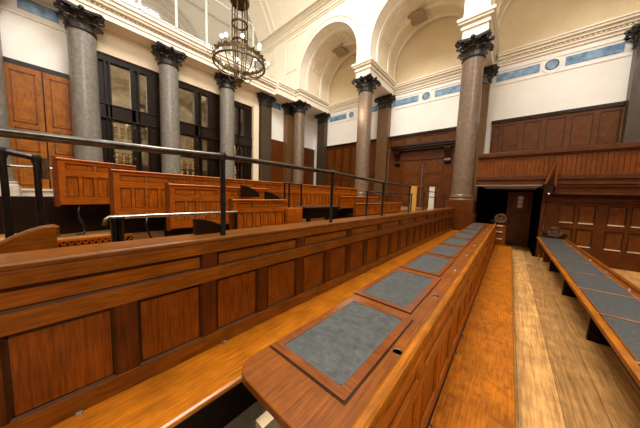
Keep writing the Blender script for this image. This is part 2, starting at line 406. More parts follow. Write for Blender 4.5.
desk('long oak writing desk with slate leather insets in the middle, nearest the left seat', -.90, -.298, -.345, -.797, .47, 9.28, lea1, -.765, F1, [.78, 3.0, 5.2, 7.4, 9.2], -.29, -1.475, [1.245+.4495*k for k in range(-1,18)])
DV = [.72,1.62,2.54,3.43,4.30,5.22,6.15,7.08,8.0,8.8,9.5]
lea2 = [(a+.03, b-.03, .765, 1.19, .42) for a, b in zip(DV, DV[1:])]
desk('oak writing desk with slate leather insets at the right edge of the photo', .695, 1.335, 1.285, -1.09, .66, 9.55, lea2, -1.05, FL, [.9, 2.7, 4.6, 6.5, 8.5], 1.335, FL+.02, [.9+.4495*k for k in range(0,18)], bigr=.06, fwid=.012, tm='desk_top', rm='desk_top', strip=True)
scroll_end('bench_end', 'dark scroll topped bench end at the far end of the worn seat', -.2, 9.4, .32, -1.46, -.43, FL)
scroll_end('bench_end', 'dark scroll topped bench end at the far end of the right writing desk', 1.09, 9.7, .36, -1.1, -.74, FL)
tag(MB().box(-1.13, -1.05, .74, .98, F1, F1+.12).build('floor_box', M['cream_box'], None, bevel=.004), 'small cream box on the dark floor under the desk corner', 'box')

# ------------------------------------------------------------------ handrails
def rail_thing(label, path, posts, zb, rad=.021, mat='iron', rmat='iron', pr=.018, knob=True, name='handrail', group=None, base=True):
    P = [Vector(p) for p in path]
    r = empty(name, (posts[0][0], posts[0][1], zb)); tag(r, label, 'handrail', group)
    MB().tube(P, rad, 12).build('top_rail', M[rmat], r, smooth=True)
    for x, y, zt in posts:
        p = MB(); prof = [(pr*1.15,zb),(pr*1.15,zb+.008),(pr,zb+.014),(pr,zt-.03),(pr*1.25,zt-.026)]
        if knob: prof += [(pr*1.6,zt-.005),(pr*1.65,zt+.012),(pr*1.1,zt+.03),(0,zt+.036)]
        p.lathe(prof, (x, y, 0), 12).build('post', M[mat], r, smooth=True)
    return r
rz = .258
rail_thing('long black and steel handrail on posts along the panelled bench cap', [(-1.63,-.9,.2),(-1.63,-.163,.218),(-1.63,.37,.236),(-1.63,.776,.258),(-1.63,2.1,.262),(-1.63,3.5,.232),(-1.63,4.78,.22)],
           [(-1.63,-.62,.207),(-1.63,.776,.258),(-1.63,2.1,.26),(-1.63,3.5,.23),(-1.63,4.78,.22)], -.328, mat='iron', rmat='gun')
def frame_rail(label, X, ys, zt, zb, mids, rad=.014, mat='iron', rmat='gun', xs=None):
    r = empty('handrail', (X, ys[0], zb)); tag(r, label, 'handrail')
    f = MB(); f.tube([(X, ys[0], zt), (X, ys[-1], zt)], rad, 10); f.build('top_rail', M[rmat], r, smooth=True)
    for z in mids: MB().tube([(X, ys[0], z), (X, ys[-1], z)], rad*.8, 8).build('mid_rail', M[rmat], r, smooth=True)
    for y in ys:
        MB().lathe([(rad*1.7,zb),(rad*1.1,zb+.02),(rad*1.1,zt-.01),(rad*1.7,zt),(rad*1.7,zt+.012),(0,zt+.026)], (X, y, 0), 10).build('post', M[mat], r, smooth=True)
    return r
frame_rail('low iron rail at the end of the long handrail, before the yellow board', -1.76, [3.2, 5.3], .07, -.328, [-.1])
frame_rail('iron rail with posts beside the white board and far column', -1.74, [6.2, 7.4, 8.6], .18, -.328, [.03])
# stair rails on the left
r = empty('stair_rail', (-2.6, -.2, -1.0)); tag(r, 'thick black iron stair rail with knob posts at the left photo edge', 'handrail')
MB().tube([(-2.6,-.55,.245),(-2.6,-.26,.225),(-2.6,-.12,.195)], .021, 12).build('top_rail', M['iron'], r, smooth=True)
for y, zt in ((-.26,.225), (-.12,.195)):
    MB().lathe([(.036,-1.0),(.036,-.97),(.021,-.95),(.017,zt-.05),(.024,zt-.03),(.028,zt),(.022,zt+.022),(0,zt+.03)], (-2.6,y,0), 14).build('post', M['iron'], r, smooth=True)
t = MB(); t.tube([(-2.66,-.6,.13),(-2.66,-.05,.13)], .012, 10)
t.build('mid_rail', M['steel'], r, smooth=True)
MB().lathe([(.03,.05),(.03,.2)], (-2.63,-.09,0), 12).build('clamp', M['steel'], r, smooth=True)
r = empty('grab_rail', (-2.35, .2, -1.0)); tag(r, 'low bright steel grab rail in front of the stalls on the left', 'handrail')
MB().tube([(-2.35,.19,-.29),(-2.35,.20,-.245),(-2.35,.22,-.228),(-2.35,.6,-.228),(-2.35,1.28,-.228)], .016, 10).build('top_rail', M['steel'], r, smooth=True)
for y in (.245, .285):
    MB().lathe([(.03,-1.0),(.02,-.98),(.02,-.26),(.026,-.25),(.026,-.235),(0,-.228)], (-2.35,y,0), 12).build('post', M['iron'], r, smooth=True)
MB().lathe([(.02,-1.0),(.02,-.25),(.024,-.235)], (-2.35,1.26,0), 12).build('post', M['iron'], r, smooth=True)

# ------------------------------------------------------------------ stalls
def stall(label, X, y0, y1, zt, zb, fl, ang=0.0, brackets=(), pitch=.118, pw=.026, endpost=True, seatx=.2, foot=0):
    r = empty('jury_stall', (X, y0, fl)); tag(r, label, 'stall bench', 'stepped stalls on the left')
    t = .03; H = zt-zb
    u1 = zt-H*.10; u0 = zt-H*.24; l1 = zt-H*.38; l0 = zb+H*.17
    f = MB(); f.box(X-t, X, y0, y1, u1, zt-.012); f.box(X-t, X, y0, y1, l1, u0); f.box(X-t, X, y0, y1, zb, l0)
    n = max(1, int((y1-y0-.06)/pitch)); ps = MB(); up = MB(); ml = MB()
    ya = y0+.05
    f.box(X-t, X, y0, ya, l0, l1); f.box(X-t, X, y0, ya, u0, u1)
    for k in range(n):
        a = ya+k*pitch; b = a+pitch-pw
        f.box(X-t, X-.003, b, min(a+pitch, y1), l0, l1)
        ps.box(X-t, X-.012, a, b, l0, l1)
        ml.box(X-.012, X-.002, a, b, l1-.007, l1); ml.box(X-.012, X-.002, a, b, l0, l0+.007)
        ml.box(X-.012, X-.002, a, a+.007, l0, l1); ml.box(X-.012, X-.002, b-.007, b, l0, l1)
        if k % 2 == 0:
            b2 = min(a+2*pitch-pw, y1-.01)
            ps.box(X-t, X-.012, a, b2, u0, u1); f.box(X-t, X-.003, b2, min(a+2*pitch, y1), u0, u1)
            ml.box(X-.012, X-.002, a, b2, u1-.007, u1); ml.box(X-.012, X-.002, a, b2, u0, u0+.007)
            ml.box(X-.012, X-.002, a, a+.007, u0, u1); ml.box(X-.012, X-.002, b2-.007, b2, u0, u1)
    f.build('front_frame', M['stall'], r); ps.build('panelling', M['stall_panel'], r); ml.build('moulding', M['stall_dark'], r)
    MB().prism([(X+.012,zt-.02),(X+.016,zt-.008),(X+.008,zt),(X-.05,zt),(X-.05,zt-.02)], 'Y', y0-.012, y1).build('cap', M['stall'], r, bevel=.003)
    if endpost: MB().box(X-.05, X+.006, y0-.03, y0, zb-.02, zt+.012).build('end_post', M['stall_dark'], r, bevel=.004)
    MB().box(X-.05, X-.03, y0, y1, zb, zt-.02).build('backing', M['stall_dark'], r)
    MB().prism([(X-.05,zb+.02),(X-seatx,zb+.02),(X-seatx,zb-.02),(X-.05,zb-.02)], 'Y', y0+.02, y1).build('shelf', M['dark_wood'], r)
    MB().box(X-.25, X-.23, y0-foot, y1, fl, zb+.02).build('shade_panel', M['dark_wood'], r)  # added dark sheet stands for the shade in the open foot space
    for y in brackets:
        pts = []
        for i in range(17):
            s = i/16; pts.append((X-.03-.03*math.sin(2*PI*s), y+.028*math.sin(2*PI*s*.9+.4), fl+.01+(zb-.02-fl-.01)*s))
        pts = [(X-.05, y-.04, fl+.012)]+pts
        MB().tube(pts, .011, 8).build('scroll_bracket', M['iron'], r, smooth=True)
    for y in (y0+1.2, y1-.1) if y1-y0 > 2 else (y1-.04,):
        MB().box(X-.19, X-.06, y-.02, y+.02, fl, zb-.02).build('support', M['dark_wood'], r)
    if ang: r.rotation_euler.z = ang
    return r
stall('hindmost short stall front at far left, over a dark foot space', -3.42, -.03, .62, .285, -.185, -.52, ang=math.radians(14), brackets=(.12,), foot=.02)
stall('longest stall front, its near end just right of the short one', -3.1, .335, 5.1, .192, -.29, -.70, brackets=(.62,))
stall('third stall front from the left with a dark end post above the grab rail', -2.75, .735, 2.0, .066, -.42, -.70)
stall('fourth stall front, starting just right of the tall handrail post', -2.4, 1.26, 2.05, -.085, -.5, -.70)
stall('far stall front low behind the second handrail post', -2.75, 3.85, 5.6, -.02, -.28, -.70, pitch=.3)
stall('farthest stall front, below the brown double doors', -2.45, 4.0, 6.6, -.16, -.42, -.70, pitch=.3)
# bench ends / arm wings
def wing(label, X, y, z, ln, h, group='curved arm wings'):
    poly = [(y, z)]+[(y+ln*i/8, z-h*(i/8)**1.7) for i in range(1,9)]+[(y+ln, z-h-.05), (y, z-h-.05)]
    return tag(MB().prism(poly, 'X', X-.05, X).build('arm_wing', M['dark_wood'], None, bevel=.004), label, 'bench arm', group)
wing('dark curved arm wing showing above the fourth stall front, left one', -2.62, 1.5, .09, .26, .1)
wing('dark curved arm wing showing above the fourth stall front, right one', -2.55, 1.82, .02, .26, .1)
wing('dark curved arm wing low on the bench cap by the tall handrail post', -1.74, .62, -.207, .22, .07)
# curved wooden arm at far left
r = empty('curved_screen', (-2.05, -.2, -1.0)); tag(r, 'curved topped oak end screen at the far left behind the bench cap', 'bench end')
poly = [(-.75,-1.0),(-.04,-1.0),(-.04,-.245)]+[(-.05-.42*i/10, -.238-.085*(.42*i/10/.19)**1.7) for i in range(0,11)]+[(-.75,-.9)]
MB().prism(poly, 'X', -2.06, -2.02).build('panel', M['panel_h'], r)
cap = [(-2.04, y, z) for y, z in poly[2:-1]]
MB().tube([(-2.04,-.04,-.3)]+cap, .014, 8).build('edge_bead', M['cap'], r, smooth=True)
tag(MB().box(-4.06, -4.0, -1.6, -.05, -.52, -.12).build('seat_back', M['dark_wood'], None, bevel=.006), 'dark plain wooden seat back between the stair rail and hindmost stall', 'bench back')
# lattice riser
r = empty('lattice_grille', (-3.3, .1, -.70)); tag(r, 'low orange lattice grille on the riser in front of the hindmost stall', 'grille')
f = MB(); f.box(-3.315,-3.285,-.14,.5,-.545,-.52); f.box(-3.315,-3.285,-.14,.5,-.70,-.675); f.box(-3.315,-3.285,-.14,-.1,-.675,-.545)
f.build('frame', M['stall'], r)
MB().box(-3.318,-3.312,-.14,.5,-.69,-.53).build('backing', M['mould'], r)
la = MB()
for k in range(12):
    y = -.1+k*.05
    for s in (-1,1):
        la.hexa([(-3.31,y-s*.055-.008,-.675),(-3.295,y-s*.055-.008,-.675),(-3.295,y-s*.055+.008,-.675),(-3.31,y-s*.055+.008,-.675),
                 (-3.31,y+s*.055-.008,-.545),(-3.295,y+s*.055-.008,-.545),(-3.295,y+s*.055+.008,-.545),(-3.31,y+s*.055+.008,-.545)])
la.build('lattice', M['stall'], r)
# middle rail by stalls
frame_rail('small iron rail frame between the stalls, left of the second tall post', -2.88, [2.42, 2.52, 2.81], .17, -.70, [])
tag(MB().box(-2.36, -2.3, 2.0, 2.28, -1.0, -.2).build('bench_end', M['stall'], None, bevel=.006), 'plain orange bench end beside the dark table', 'bench end')
r = empty('clerk_table', (-2.45, 2.8, -1.0)); tag(r, 'dark clerk table between the orange bench end and far stall', 'table')
MB().box(-2.62, -2.3, 2.38, 3.24, -.235, -.2).build('table_top', M['dark_wood'], r, bevel=.005)
MB().box(-2.58, -2.34, 2.42, 3.2, -.38, -.235).build('apron', M['dark_wood'], r)
for x in (-2.58, -2.38):
    for y in (2.44, 3.14): MB().box(x, x+.05, y, y+.05, -1.0, -.38).build('leg', M['dark_wood'], r)

# ------------------------------------------------------------------ columns
CB, CT, CA = .10, 5.03, 5.68          # shaft bottom, shaft top, top of the capital
def leaf(mb, ang, r0, z0, h, w, curl, rb=0.0):
    grid = []
    for i in range(8):
        s = i/7; z = z0+h*min(1, s*1.12)-(.35*h*max(0, s-.72))
        rr = r0+rb*s+curl*max(0, (s-.35)/.65)**2.2
        row = []
        for j in range(5):
            q = (j-2)/2; ww = w*(.55+.75*math.sin(PI*min(1, s*.8+.18)))*(.94+.06*math.cos(9*PI*s))
            if s > .9: ww *= .55
            rad = rr-.02*q*q
            a = ang+q*ww/2/max(rr, .1)
            row.append(Vector((rad*math.cos(a), rad*math.sin(a), z)))
        grid.append(row)
    mb.sheet(grid, .022)
def capital(root, name='capital', r=.335):
    h = CA-CT
    mb = MB(); o = root.location
    mb.lathe([(r,0),(r+.04,.02),(r+.045,.045),(r+.01,.06),(r-.03,.1),(r-.02,.45*h),(r+.02,.75*h),(r+.08,.86*h)], (0,0,0), 24)
    for k in range(8): leaf(mb, k*PI/4, r, .05, .44*h, .27, .19, .01)
    for k in range(8): leaf(mb, k*PI/4+PI/8, r, .30*h, .46*h, .25, .24, .02)
    for k in range(4):
        a = k*PI/2+PI/4; d = Vector((math.cos(a), math.sin(a), 0)); pts = []
        for i in range(10): s = i/9; pts.append(d*(r+.0+.27*s**1.3)+Vector((0,0,h*(.45+.42*s**.6))))
        c = d*(r+.30)+Vector((0,0,h*.77))
        for i in range(14): t = i/13; q = PI/2-t*3.1*PI; rr = .10*(1-.72*t); pts.append(c+d*rr*math.cos(q)+Vector((0,0,rr*math.sin(q))))
        mb.tube(pts, .03, 6)
        f = Vector((math.cos(k*PI/2), math.sin(k*PI/2), 0))
        mb.ball(f*(r+.17)+Vector((0,0,h*.90)), .075)
        for sgn in (-1, 1):
            tgt = Vector((-f.y, f.x, 0))*sgn
            pts = [f*(r+.02+.1*s)+tgt*(.02+.13*s)+Vector((0,0,h*(.5+.32*s**.7))) for s in [i/6 for i in range(7)]]
            mb.tube(pts, .018, 5)
    # concave abacus
    A = r+.20; poly = []
    for k in range(4):
        a = k*PI/2+PI/4; cx = Vector((math.cos(a), math.sin(a)))*A*1.29; nx = Vector((math.cos(a+PI/2), math.sin(a+PI/2)))*A*1.29
        px = Vector((-math.sin(a), math.cos(a)))
        for i in range(7):
            s = i/6*.88+.06; p = cx.lerp(nx, s); m = (cx+nx)/2
            p = p-m.normalized()*.10*math.sin(PI*s); poly.append((p.x, p.y))
    mb.prism(poly, 'Z', h*.88, h*.935)
    mb.prism([(x*1.04, y*1.04) for x, y in poly], 'Z', h*.935, h)
    for v in mb.bm.verts: v.co += Vector((o.x, o.y, CT))
    return mb.build(name, M['bronze'], root, smooth=True)
def column(name, loc, mat, label, group, base='granite_dark'):
    r = empty(name, (loc[0], loc[1], -.52)); tag(r, label, 'column', group)
    x, y = loc; R = .355
    prof = [(R+.015,CB),(R+.02,CB+.04),(R,CB+.07)]
    for i in range(13): s = i/12; prof.append((R-.022*s**1.7, CB+.07+(CT-CB-.07)*s))
    MB().lathe(prof, (x,y,0), 40).build('shaft', mat, r, smooth=True)
    MB().lathe([(R+.07,-.06),(R+.09,-.03),(R+.07,.01),(R+.04,.02),(R+.035,.045),(R+.055,.06),(R+.06,.08),(R+.04,.1),(R+.02,CB)], (x,y,0), 40).build('base_ring', M['stone_base'] if base == 'stone_base' else M['granite_tan'], r, smooth=True)
    MB().box(x-R-.1, x+R+.1, y-R-.1, y+R+.1, -.52, -.06).build('plinth', M[base], r, bevel=.01)
    capital(r)
    return r
COLX = -11.2
proto = column('column', (COLX, .62), M['granite_grey'], 'grey granite column with dark capital, right of the brown panelled doors', 'columns of the left colonnade', 'stone_base')
for y, lb in ((-1.3, 'grey granite column cut by the left edge of the photo'), (3.08, 'grey granite column standing between the first two glazed bays of the dark screen'), (5.57, 'grey granite column directly below the chandelier')):
    c = copy_tree(proto); c.location = (COLX, y, -.52); c['label'] = lb
proto2 = column('column', (-1.45, 10.0), M['granite_red'], 'large brown granite column on a dark plinth beside the dark opening', 'columns of the far colonnade', 'wains')
for x, lb in ((-5.86, 'brown granite column between the two far arches, left of the brown double doors'), (-10.58, 'brown granite column at the far left corner of the hall')):
    c = copy_tree(proto2); c.location = (x, 10.0, -.52); c['label'] = lb
def pilaster(x, y, nx, ny, label, mat='granite_dark'):
    r = empty('pilaster', (x, y, -.52)); tag(r, label, 'pilaster', 'square pilasters against the walls')
    hw = .33; d = .35
    def bx(m, h, dd, z0, z1):
        if ny: m.box(x-h, x+h, y, y+dd, z0, z1)
        else: m.box(x-dd, x, y-h, y+h, z0, z1)
    m = MB(); bx(m, hw, d, .1, CT); m.build('shaft', M[mat], r, bevel=.006)
    m = MB(); bx(m, hw+.06, d, -.52, .1); m.build('plinth', M['stall_dark'], r, bevel=.006)
    cp = capital(r, r=.36)
    # the capital wraps the pilaster: pressed flat towards the wall
    me = cp.data
    for v in me.vertices:
        if ny: v.co.y = min(.17+v.co.y*.55, .345)
        else: v.co.x = max(-.17+v.co.x*.55, -.345)
    m = MB(); bx(m, hw, d-.02, CT, CA-.1); m.build('capital_core', M['bronze'], r)
    return r
pilaster(-11.24, 8.02, 1, 0, 'dark square pilaster at the end of the glazed screen, left of the corner column')
pilaster(-11.19, 9.85, 1, 0, 'brown square pilaster half hidden behind the left side of the corner column', 'granite_tan')
pilaster(-10.62, 12.15, 0, 1, 'dark square pilaster in the far left corner, right of the corner column')
pilaster(-5.93, 12.15, 0, 1, 'brown square pilaster behind the column between the two far arches', 'granite_tan')
pilaster(-1.42, 12.15, 0, 1, 'brown square pilaster half hidden behind the large column by the opening', 'granite_tan')
pilaster(2.98, 12.15, 0, 1, 'dark square pilaster at the upper right edge of the photo')

# ------------------------------------------------------------------ far wall
wf = struct('wall_far', (-4, 12.6, FL))
MB().box(-12.0, 6.0, 12.55, 12.75, FL, 9.9).build('plaster', M['white'], wf)
wf_wall = wf
wf = struct('trim_5', (-4, 12.5, FL))
# painted back lunettes (ochre) above the inner cornice
MB().box(-10.9, 6.0, 12.53, 12.55, 6.2, 9.9).build('lunette_field', M['ochre'], wf)
def cornice_x(mb, x0, x1, y, z, s=1):       # cornice running along X, projecting towards -Y
    for d, a, b in ((.05,0,.10),(.10,.10,.16),(.16,.24,.34),(.24,.34,.42),(.28,.42,.48)):
        mb.box(x0, x1, y-d*s, y, z+a, z+b)
    mb.box(x0, x1, y-.07*s, y, z+.16, z+.24)
def dentils_x(mb, x0, x1, y, z):
    n = int((x1-x0)/.12)
    for i in range(n): mb.box(x0+i*.12, x0+i*.12+.07, y-.12, y-.06, z+.17, z+.235)
m = MB(); 
for a, b in ((-10.2,-6.3),(-5.5,-1.65),(-.9,6.0)): cornice_x(m, a, b, 12.55, 5.72)
m.build('cornice', M['cream'], wf)
m = MB(); dentils_x(m, -.9, 5.9, 12.55, 5.72); dentils_x(m, -5.5, -1.65, 12.55, 5.72); m.build('dentils', M['cream_dark'], wf)
m = MB()
for a, b in ((-10.25,-6.3),(-5.55,-1.62),(-.88,2.62)):
    m.box(a, b, 12.525, 12.55, 5.52, 5.57); m.box(a, b, 12.525, 12.55, 4.95, 5.0)
m.build('picture_rail', M['white'], wf)
for a, b in ((-.90,.44),(1.13,2.47),(-10.12,-8.75),(-7.6,-6.5),(-5.5,-4.15),(-3.35,-1.95)):
    MB().box(a, b, 12.53, 12.552, 5.12, 5.43).build('marble_panel', M['marble'], wf)
for x, rr in ((.78,.165), (-8.35,.165), (-3.77,.165)):
    MB().lathe([(0,12.528),(rr,12.528),(rr,12.552)], (x,0,5.275), 24, 'Y').build('marble_disc', M['marble'], wf, smooth=True)
    MB().lathe([(rr+.03,12.55),(rr+.03,12.53),(rr+.12,12.53),(rr+.12,12.55)], (x,0,5.275), 24, 'Y').build('disc_frame', M['white'], wf, smooth=True)
# wainscot of the far wall
WT = 3.42
def panel_wall_y(root, x0, x1, y, z0, z1, cells, rows, t=.05, mats=('wains_h','wains_lit'), mould='mould'):
    """panelling in plane y facing -Y; cells = x edges list of (a,b); rows = list of (z0,z1)"""
    f = MB(); p = MB(); ml = MB()
    zs = [z0]+[v for q in rows for v in q]+[z1]
    for i in range(0, len(zs), 2): f.box(x0, x1, y-t, y, zs[i], zs[i+1])
    xs = [x0]+[v for q in cells for v in q]+[x1]
    for (a, b) in rows:
        for i in range(0, len(xs), 2):
            if xs[i+1]-xs[i] > .002: f.box(xs[i], xs[i+1], y-t+.004, y, a, b)
        for (c, d) in cells:
            p.box(c, d, y-t+.03, y, a, b); w = .022
            ml.box(c, d, y-t+.005, y-t+.03, a, a+w); ml.box(c, d, y-t+.005, y-t+.03, b-w, b)
            ml.box(c, c+w, y-t+.005, y-t+.03, a+w, b-w); ml.box(d-w, d, y-t+.005, y-t+.03, a+w, b-w)
    f.build('panel_frame', M[mats[0]], root); p.build('panelling', M[mats[1]], root); ml.build('moulding', M[mould], root)
def cells(a, b, n, gap): 
    w = (b-a-(n+1)*gap)/n
    return [(a+gap+i*(w+gap), a+gap+i*(w+gap)+w) for i in range(n)]
panel_wall_y(wf, -.9, 2.64, 12.55, .5, WT-.08, [(-.84,-.62),(-.5,.0),(.17,.66),(.82,1.33),(1.48,2.0),(2.14,2.6)], [(.7,1.9),(2.1,3.22)], mats=('wains_lit','wains_lit'))
panel_wall_y(wf, -1.7, -1.58, 12.55, -.52, WT-.08, [], [])
panel_wall_y(wf, -10.3, -6.26, 12.55, -.52, WT-.08, cells(-10.3,-6.26,6,.12), [(-.3,1.0),(1.2,3.2)])
panel_wall_y(wf, -5.6, -1.6, 12.55, 2.78, WT-.08, cells(-5.6,-1.6,5,.12), [(2.9,3.24)])
m = MB()
for a, b in ((-10.3,-6.26),(-5.6,-1.58),(-.92,2.65)):
    m.box(a, b, 12.44, 12.55, WT-.08, WT-.02); m.box(a, b, 12.41, 12.55, WT-.02, WT+.03)
m.build('wainscot_cap', M['mould'], wf)
# far double doors
d2 = struct('door_2', (-3.7, 12.5, -.52))
MB().box(-5.55, -4.75, 12.42, 12.55, -.52, 2.78).build('jamb_panel', M['wains'], d2)
MB().box(-2.62, -1.6, 12.42, 12.55, -.52, 2.78).build('jamb_panel', M['wains'], d2)
MB().box(-4.75, -2.62, 12.42, 12.55, 2.02, 2.78).build('lintel', M['wains_h'], d2)
m = MB(); m.box(-5.3,-2.1,12.08,12.42,2.6,2.7); m.box(-5.36,-2.04,12.02,12.42,2.7,2.78); m.box(-5.2,-2.2,12.2,12.42,2.5,2.6); m.build('hood', M['mould'], d2, bevel=.01)
for x in (-5.0, -2.5):
    k = MB(); k.prism([(12.42,2.5),(12.12,2.5),(12.14,2.36),(12.26,2.2),(12.30,1.98),(12.24,1.86),(12.3,1.76),(12.42,1.72)], 'X', x-.14, x+.14); k.build('bracket', M['mould'], d2, bevel=.01)
for a, b in ((-4.75,-3.70),(-3.67,-2.62)):
    lf = MB().box(a, b, 12.46, 12.52, -.5, 2.02).build('door_leaf', M['wains'], d2)
    for (za, zb) in ((-.3,.5),(.7,1.1),(1.3,1.9)):
        q = MB(); q.box(a+.16, b-.16, 12.445, 12.46, za, zb); q.build('door_panel', M['wains_lit'], lf, bevel=.008)
    x = b-.07 if a < -4 else a+.07
    MB().ball((x, 12.41, .62), .04).build('door_knob', M['brass'], lf, smooth=True)
tag(MB().box(-3.06, -2.80, 9.0, 9.04, -.52, .45).build('notice_board', M['yellow'], None, bevel=.004), 'narrow yellow standing board in front of the brown double doors', 'board')
tag(MB().box(-2.35, -2.17, 9.0, 9.04, -.52, .42).build('notice_board', M['paper'], None, bevel=.004), 'narrow white standing board right of the yellow one', 'board')

# ------------------------------------------------------------------ far bays: beams, arches, vaults
bay = struct('trim_2', (-5, 10, 5.68))
def beam(x, y0=9.62, y1=12.55, hw=.38):
    b = MB(); b.box(x-hw, x+hw, y0, y1, 5.68, 6.); b.box(x-hw-.05, x+hw+.05, y0-.05, y1, 6., 6.1)
    b.box(x-hw-.02, x+hw+.02, y0-.02, y1, 6.1, 6.17); b.box(x-hw-.12, x+hw+.12, y0-.12, y1, 6.17, 6.25); b.box(x-hw-.17, x+hw+.17, y0-.17, y1, 6.25, 6.35)
    b.build('entablature_beam', M['cream'], bay, bevel=.006)
for x in (-10.58, -5.86, -1.42, 3.2): beam(x)
ZS = 7.05
def arch_wall(mb, u0, u1, cu, r, zs, zt, f, z0=6.35, n=28):
    """wall between u0,u1 with a round arch; f(u,z,side)->point ; side 0 front, 1 back"""
    cols = [(u0, cu-r, None)]+[(cu-r*math.cos(PI*i/n), cu-r*math.cos(PI*(i+1)/n), (i, i+1)) for i in range(n)]+[(cu+r, u1, None)]
    for a, b, k in cols:
        if b-a < 1e-4: continue
        za = zb = z0
        if k: za = zs+r*math.sin(PI*k[0]/n); zb = zs+r*math.sin(PI*k[1]/n)
        mb.hexa([f(a,za,0), f(b,zb,0), f(b,zb,1), f(a,za,1), f(a,zt,0), f(b,zt,0), f(b,zt,1), f(a,zt,1)])
def arch_band(mb, cu, r0, r1, zs, f, n=28, leg=None):
    for i in range(n):
        a, b = PI*i/n, PI*(i+1)/n
        P = lambda r, t, s: f(cu-r*math.cos(t), zs+r*math.sin(t), s)
        mb.hexa([P(r0,a,0),P(r0,b,0),P(r0,b,1),P(r0,a,1),P(r1,a,0),P(r1,b,0),P(r1,b,1),P(r1,a,1)])
    if leg is not None:
        for s in (-1, 1):
            A, B = sorted((cu+s*r0, cu+s*r1))
            mb.hexa([f(A,leg,0),f(B,leg,0),f(B,leg,1),f(A,leg,1),f(A,zs,0),f(B,zs,0),f(B,zs,1),f(A,zs,1)])
aw = struct('wall_arcade', (-5, 10, 6.6))
bays = [(-10.2,-6.24), (-5.48,-1.8), (-1.04,2.82)]
edges = [-14.2, -5.86, -1.42, 3.2]
YF, YB = 9.64, 10.3
fy = lambda u, z, s: (u, YF if s == 0 else YB, z)
for i, (a, b) in enumerate(bays):
    cu = (a+b)/2; r = (b-a)/2
    w = MB(); arch_wall(w, edges[i], edges[i+1], cu, r, ZS, 10.4, fy); w.build('arch_wall', M['cream'], aw)
    m = MB(); arch_band(m, cu, r, r+.10, ZS, lambda u,z,s: (u, YF-.05 if s == 0 else YF+.02, z), leg=6.35)
    arch_band(m, cu, r+.10, r+.26, ZS, lambda u,z,s: (u, YF-.025 if s == 0 else YF+.02, z), leg=6.35)
    arch_band(m, cu, r+.26, r+.31, ZS, lambda u,z,s: (u, YF-.06 if s == 0 else YF+.02, z), leg=6.35)
    m.build('archivolt', M['cream'], aw)
    v = MB(); arch_band(v, cu, r, r+.12, ZS, lambda u,z,s: (u, YB if s == 0 else 12.55, z), leg=6.35); v.build('barrel_vault', M['cream_dark'], aw, smooth=True)  # darker than the cream walls, the vault's shading put into its colour
    v = MB()
    for y in (10.25, 11.5, 12.35): arch_band(v, cu, r-.045, r+.01, ZS, (lambda y: lambda u,z,s: (u, y-.09 if s == 0 else y+.09, z))(y), leg=6.35)
    v.build('vault_rib', M['cream'], aw)
    v = MB()
    for q in (.16, .30, .44, .56, .70, .84):
        th = PI*q; c = Vector((cu-(r-.01)*math.cos(th), 10.87, ZS+(r-.01)*math.sin(th))); nr = Vector((math.cos(th), 0, -math.sin(th))); tg = Vector((math.sin(th), 0, math.cos(th)))
        for s in (-1, 1):
            for A, B in (((.2*s,-.36),(.24*s,.36)),):
                pts = []
                for nn in (0, .035):
                    for (tt, yy) in ((A[0],A[1]),(B[0],A[1]),(B[0],B[1]),(A[0],B[1])): pts.append(c+tg*tt+Vector((0,yy,0))+nr*nn)
                v.hexa(pts)
            pts = []
            for nn in (0, .035):
                for (tt, yy) in ((-.24,.32*s),(.24,.32*s),(.24,.36*s),(-.24,.36*s)): pts.append(c+tg*tt+Vector((0,yy,0))+nr*nn)
            v.hexa(pts)
    v.build('coffer_moulding', M['cream'], aw)
    th = PI*.5; g = MB().box(cu-.85, cu-.15, 11.2, 12.0, ZS+r-.23, ZS+r-.16); g.build('vent_grille', M['vent'], aw)
m = MB()
for a, b in ((-9.3,-7.1),): pass
for d, a, b in ((.05,9.72,9.8),(.12,9.8,9.9),(.16,9.9,10.02),(.28,10.02,10.1),(.34,10.1,10.22)): m.box(-14.2, 6.0, YF-d, YF, a, b)
m.build('upper_cornice', M['cream'], aw)
# spandrel panel mouldings
m = MB()
for x in (-5.86,):
    tri = [(x-.95,9.55),(x+.95,9.55),(x+.10,8.0),(x-.10,8.0)]
    for p, q in zip(tri, tri[1:]+tri[:1]): m.tube([(p[0],YF-.01,p[1]),(q[0],YF-.01,q[1])], .025, 6)
tri = [(-11.6,9.5),(-9.6,9.5),(-10.55,7.6),(-11.6,7.6)]
for p, q in zip(tri, tri[1:]+tri[:1]): m.tube([(p[0],YF-.01,p[1]),(q[0],YF-.01,q[1])], .025, 6)
m.build('spandrel_moulding', M['cream'], aw)

# ------------------------------------------------------------------ left wall
wl = struct('wall_left', (-12, 3.5, FL))
fx_ = lambda x0, x1: (lambda u, z, s: (x0 if s == 0 else x1, u, z))
# wall pieces under the entablature
MB().box(-12.0, -11.62, -4.0, .9, FL, 5.68).build('plaster', M['white'], wl)
MB().box(-12.0, -11.62, 7.6, 12.75, FL, 5.68).build('plaster', M['white'], wl)
wl_wall = wl
wl = struct('trim_6', (-11.6, 3.5, FL))
MB().box(-12.0, -11.45, 7.25, 7.6, -.52, 5.0).build('jamb', M['cream_dark'], wl)
MB().box(-11.95, -11.55, .9, 7.6, 4.86, 5.68).build('screen_lintel', M['cream_dark'], wl)
wa = struct('trim_3', (-11, 3.5, 5.68))
en = MB()
en.box(-11.62, -10.86, -4.0, 8.25, 5.68, 5.85)
en.box(-11.62, -10.82, -4.0, 8.27, 5.85, 5.95); en.box(-11.62, -10.9, -4.0, 8.25, 5.95, 6.05); en.box(-11.62, -10.72, -4.0, 8.35, 6.05, 6.13)
en.box(-11.62, -10.66, -4.0, 8.4, 6.13, 6.25); en.box(-12.0, -10.6, -4.0, 8.45, 6.25, 6.35)
en.build('entablature', M['cream'], wa, bevel=.006)
m = MB()
